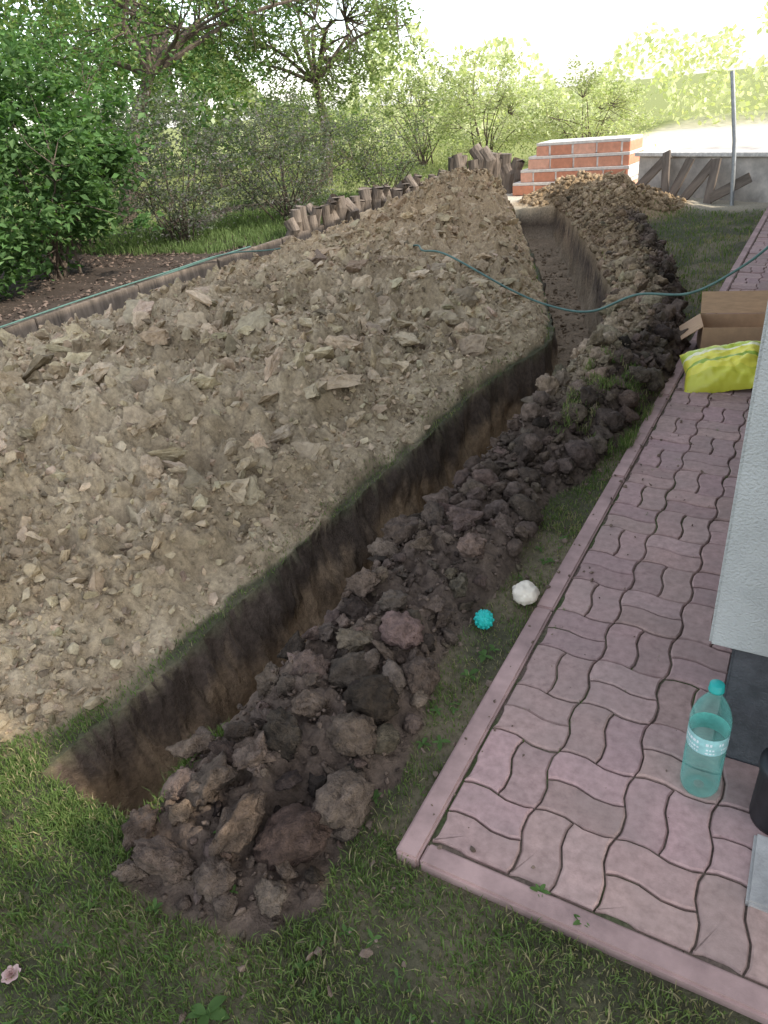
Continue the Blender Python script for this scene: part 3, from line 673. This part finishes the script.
G2=[(.13,.15,.11),(.17,.19,.13),(.11,.13,.09),(.20,.18,.18)]
G3=[(.17,.22,.085),(.22,.27,.11),(.15,.19,.08)]
G4=[(.42,.44,.25),(.48,.48,.31),(.36,.40,.21)]  # washed-out greens, overexposed sunlight put into the leaf colour
shrub('leafy_shrub',(-6.9,4.7,.1),(-6.9,4.6,1.25),(1.15,1.2,1.2),170,10000,.10,G1,12,seed=3,aspect=.6)
shrub('leafy_shrub',(-6.6,3.3,.1),(-6.7,3.2,.9),(.9,.9,.85),110,5500,.095,G1,9,seed=4,aspect=.6)
shrub('leafy_shrub',(-8.2,6.2,.1),(-8.2,6.2,1.6),(1.0,1.2,1.3),140,5500,.085,G1,9,seed=8)
shrub('lilac_shrub',(-7.1,6.9,.1),(-7.1,6.9,1.0),(1.0,1.0,.95),200,9500,.055,G2,18,seed=5,woody=.008)
shrub('twiggy_shrub',(-6.3,8.3,.1),(-6.3,8.3,.9),(.9,.95,.85),190,8500,.05,G2,20,seed=6,woody=.008)
shrub('twiggy_shrub',(-5.7,10.2,.1),(-5.7,10.2,.75),(.8,.9,.75),150,6000,.05,G2+G3,14,seed=7,woody=.007)
shrub('twiggy_shrub',(-7.4,10.6,.1),(-7.4,10.6,1.0),(1.1,1.0,.9),140,5200,.05,G3,14,seed=17,woody=.007)
shrub('orchard_tree',(-10.5,9.5,0),(-10.4,10.6,3.3),(2.6,2.8,1.5),280,15000,.11,G1+G3,14,trunk=[(-10.4,8.9,0),(-10.2,9.1,.8),(-10.3,9.6,1.6),(-10.2,10.1,2.3)],seed=9,woody=.035,clr=.35)
shrub('orchard_tree',(-8.5,13,0),(-9.3,14.2,3.0),(2.4,2.3,1.3),220,10000,.11,G3,12,trunk=[(-9.3,13.9,0),(-9.2,14,1),(-9.4,14.1,2)],seed=10,woody=.03,clr=.35)
shrub('garden_shrub',(-6.4,16.3,0),(-6.4,16.3,1.1),(1.5,1.3,1.1),150,6500,.08,G4,12,seed=11)
shrub('garden_shrub',(-4.3,17,0),(-4.3,17,.9),(1.4,1.2,.9),130,5500,.08,G4,12,seed=12)
shrub('garden_shrub',(-8.6,17.5,0),(-8.6,17.5,1.3),(1.6,1.3,1.2),130,6000,.08,G3+G4,12,seed=13)
hv=Acc();rg=np.random.default_rng(77);nl=100000
ang=rg.uniform(math.radians(-8),math.radians(95),nl);ds=rg.uniform(26,32,nl)
hx=.6-np.sin(ang)*ds;hy=-.8+np.cos(ang)*ds
hm=3.2+2.2*(vn(ang*14,ang*0,5)*2-1)+4*np.clip((ang-.55)*2,0,1.5);hz=rg.uniform(0,1,nl)**.8*hm
keep=(vn(ang*60,hz*1.5,9)+.25*rg.uniform(0,1,nl)>.40)&(rg.uniform(0,1,nl)<.18+sst(ang,.4,.8));hx,hy,hz,ang=hx[keep],hy[keep],hz[keep],ang[keep];nl=len(hx)
pos=np.stack([hx,hy,hz],-1);d=rg.normal(0,1,(nl,3));d/=np.linalg.norm(d,axis=1)[:,None];s=np.cross(d,rg.normal(0,1,(nl,3)));s/=np.linalg.norm(s,axis=1)[:,None]
L=rg.uniform(.15,.30,nl)[:,None];V=np.stack([pos-d*L*.5,pos+s*L*.3,pos+d*L*.5,pos-s*L*.3],1)
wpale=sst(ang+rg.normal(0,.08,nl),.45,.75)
pA=np.array([(.60,.60,.40),(.66,.64,.46),(.54,.55,.34)])[rg.integers(0,3,nl)];pB=np.array(G3+G1)[rg.integers(0,7,nl)]  # pale leaves towards the right carry the hazy sunlit glare in their colour
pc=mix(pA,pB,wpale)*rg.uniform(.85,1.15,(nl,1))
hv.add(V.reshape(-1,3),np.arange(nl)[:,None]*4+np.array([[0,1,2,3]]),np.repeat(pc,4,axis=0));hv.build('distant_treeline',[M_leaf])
shrub('unseen_shade_tree',(5.0,-1.0,0),(4.6,-.65,3.15),(1.15,.85,.95),170,10000,.12,G1,10,trunk=[(5.0,-1.0,-.05),(4.95,-.95,1),(4.9,-.8,2.0)],seed=21,woody=.025,clr=.26)  # unseen tree, added so its crown shades and dapples the front lawn
lt=Acc();n=9000;x=rng.uniform(-9.2,-5.25,n);y=rng.uniform(1,10.4,n);z=terrain(x,y)[0]
s=rng.uniform(.010,.028,n);scatter(lt,slabs,np.stack([x,y,z+.004],-1),s,np.array([.13,.095,.075])*rng.uniform(.4,1.7,(n,1)),.35);lt.build('bark_mulch',[M_clod])
gc=Acc();n=26000;x=rng.uniform(-9.5,-5.25,n);y=rng.uniform(6,12,n);k=(vn(x*1.3,y*1.3,44)>.45);x,y=x[k],y[k];z=terrain(x,y)[0];n=len(x)
blades(gc,x,y,z,rng.uniform(.04,.16,n),np.full(n,.01),np.array([.13,.18,.07])*rng.uniform(.6,1.5,(n,1)),.6);gc.build('bed_groundcover',[M_grass])
fg=Acc();n=60000;an=rng.uniform(math.radians(22),math.radians(75),n);ds=rng.uniform(11.5,26,n);x=.6-np.sin(an)*ds;y=-.8+np.cos(an)*ds
k=((y>12.4)|(x<-9.4));x,y,ds=x[k],y[k],ds[k];n=len(x);z=terrain(x,y)[0]
blades(fg,x,y,z,rng.uniform(.04,.12,n),.004*ds*.25+0*x,np.array([.26,.28,.14])*rng.uniform(.6,1.5,(n,1)),.6);fg.build('far_lawn_grass',[M_grass])

# ------------------------------------------------------------------ camera, light, sky
cam=bpy.data.cameras.new('camera');co=bpy.data.objects.new('camera',cam);COL.objects.link(co)
R=Matrix.Rotation(math.radians(32.2),4,'Z')@Matrix.Rotation(math.radians(60.35),4,'X')@Matrix.Rotation(math.radians(-6),4,'Z')
co.matrix_world=Matrix.Translation((.61,-.856,1.5))@R
cam.sensor_fit='VERTICAL';cam.sensor_height=36;cam.lens=715/1024*36;cam.clip_end=2000;cam.clip_start=.02
scene.camera=co
az=math.atan2(.07,1);el=math.radians(38)
sd=Vector((math.cos(az)*math.cos(el),math.sin(az)*math.cos(el),math.sin(el)))
sl=bpy.data.lights.new('sun','SUN');sl.energy=5;sl.angle=math.radians(.5);sl.color=(1,.93,.82)
so=bpy.data.objects.new('sun',sl);COL.objects.link(so);so.rotation_euler=sd.to_track_quat('Z','Y').to_euler();so.location=(10,5,12)
w=bpy.data.worlds.new('World');scene.world=w;w.use_nodes=True;nt=w.node_tree
sk=nt.nodes.new('ShaderNodeTexSky');sk.sky_type='NISHITA';sk.sun_disc=False;sk.sun_elevation=el;sk.sun_rotation=math.pi/2-az
sk.air_density=1.0;sk.dust_density=1.0;sk.ozone_density=1.0
hs=nt.nodes.new('ShaderNodeHueSaturation');hs.inputs['Saturation'].default_value=.5
nt.links.new(sk.outputs[0],hs.inputs['Color']);nt.links.new(hs.outputs[0],nt.nodes['Background'].inputs[0]);nt.nodes['Background'].inputs[1].default_value=.46
scene.view_settings.view_transform='Standard';scene.view_settings.look='None';scene.view_settings.exposure=0
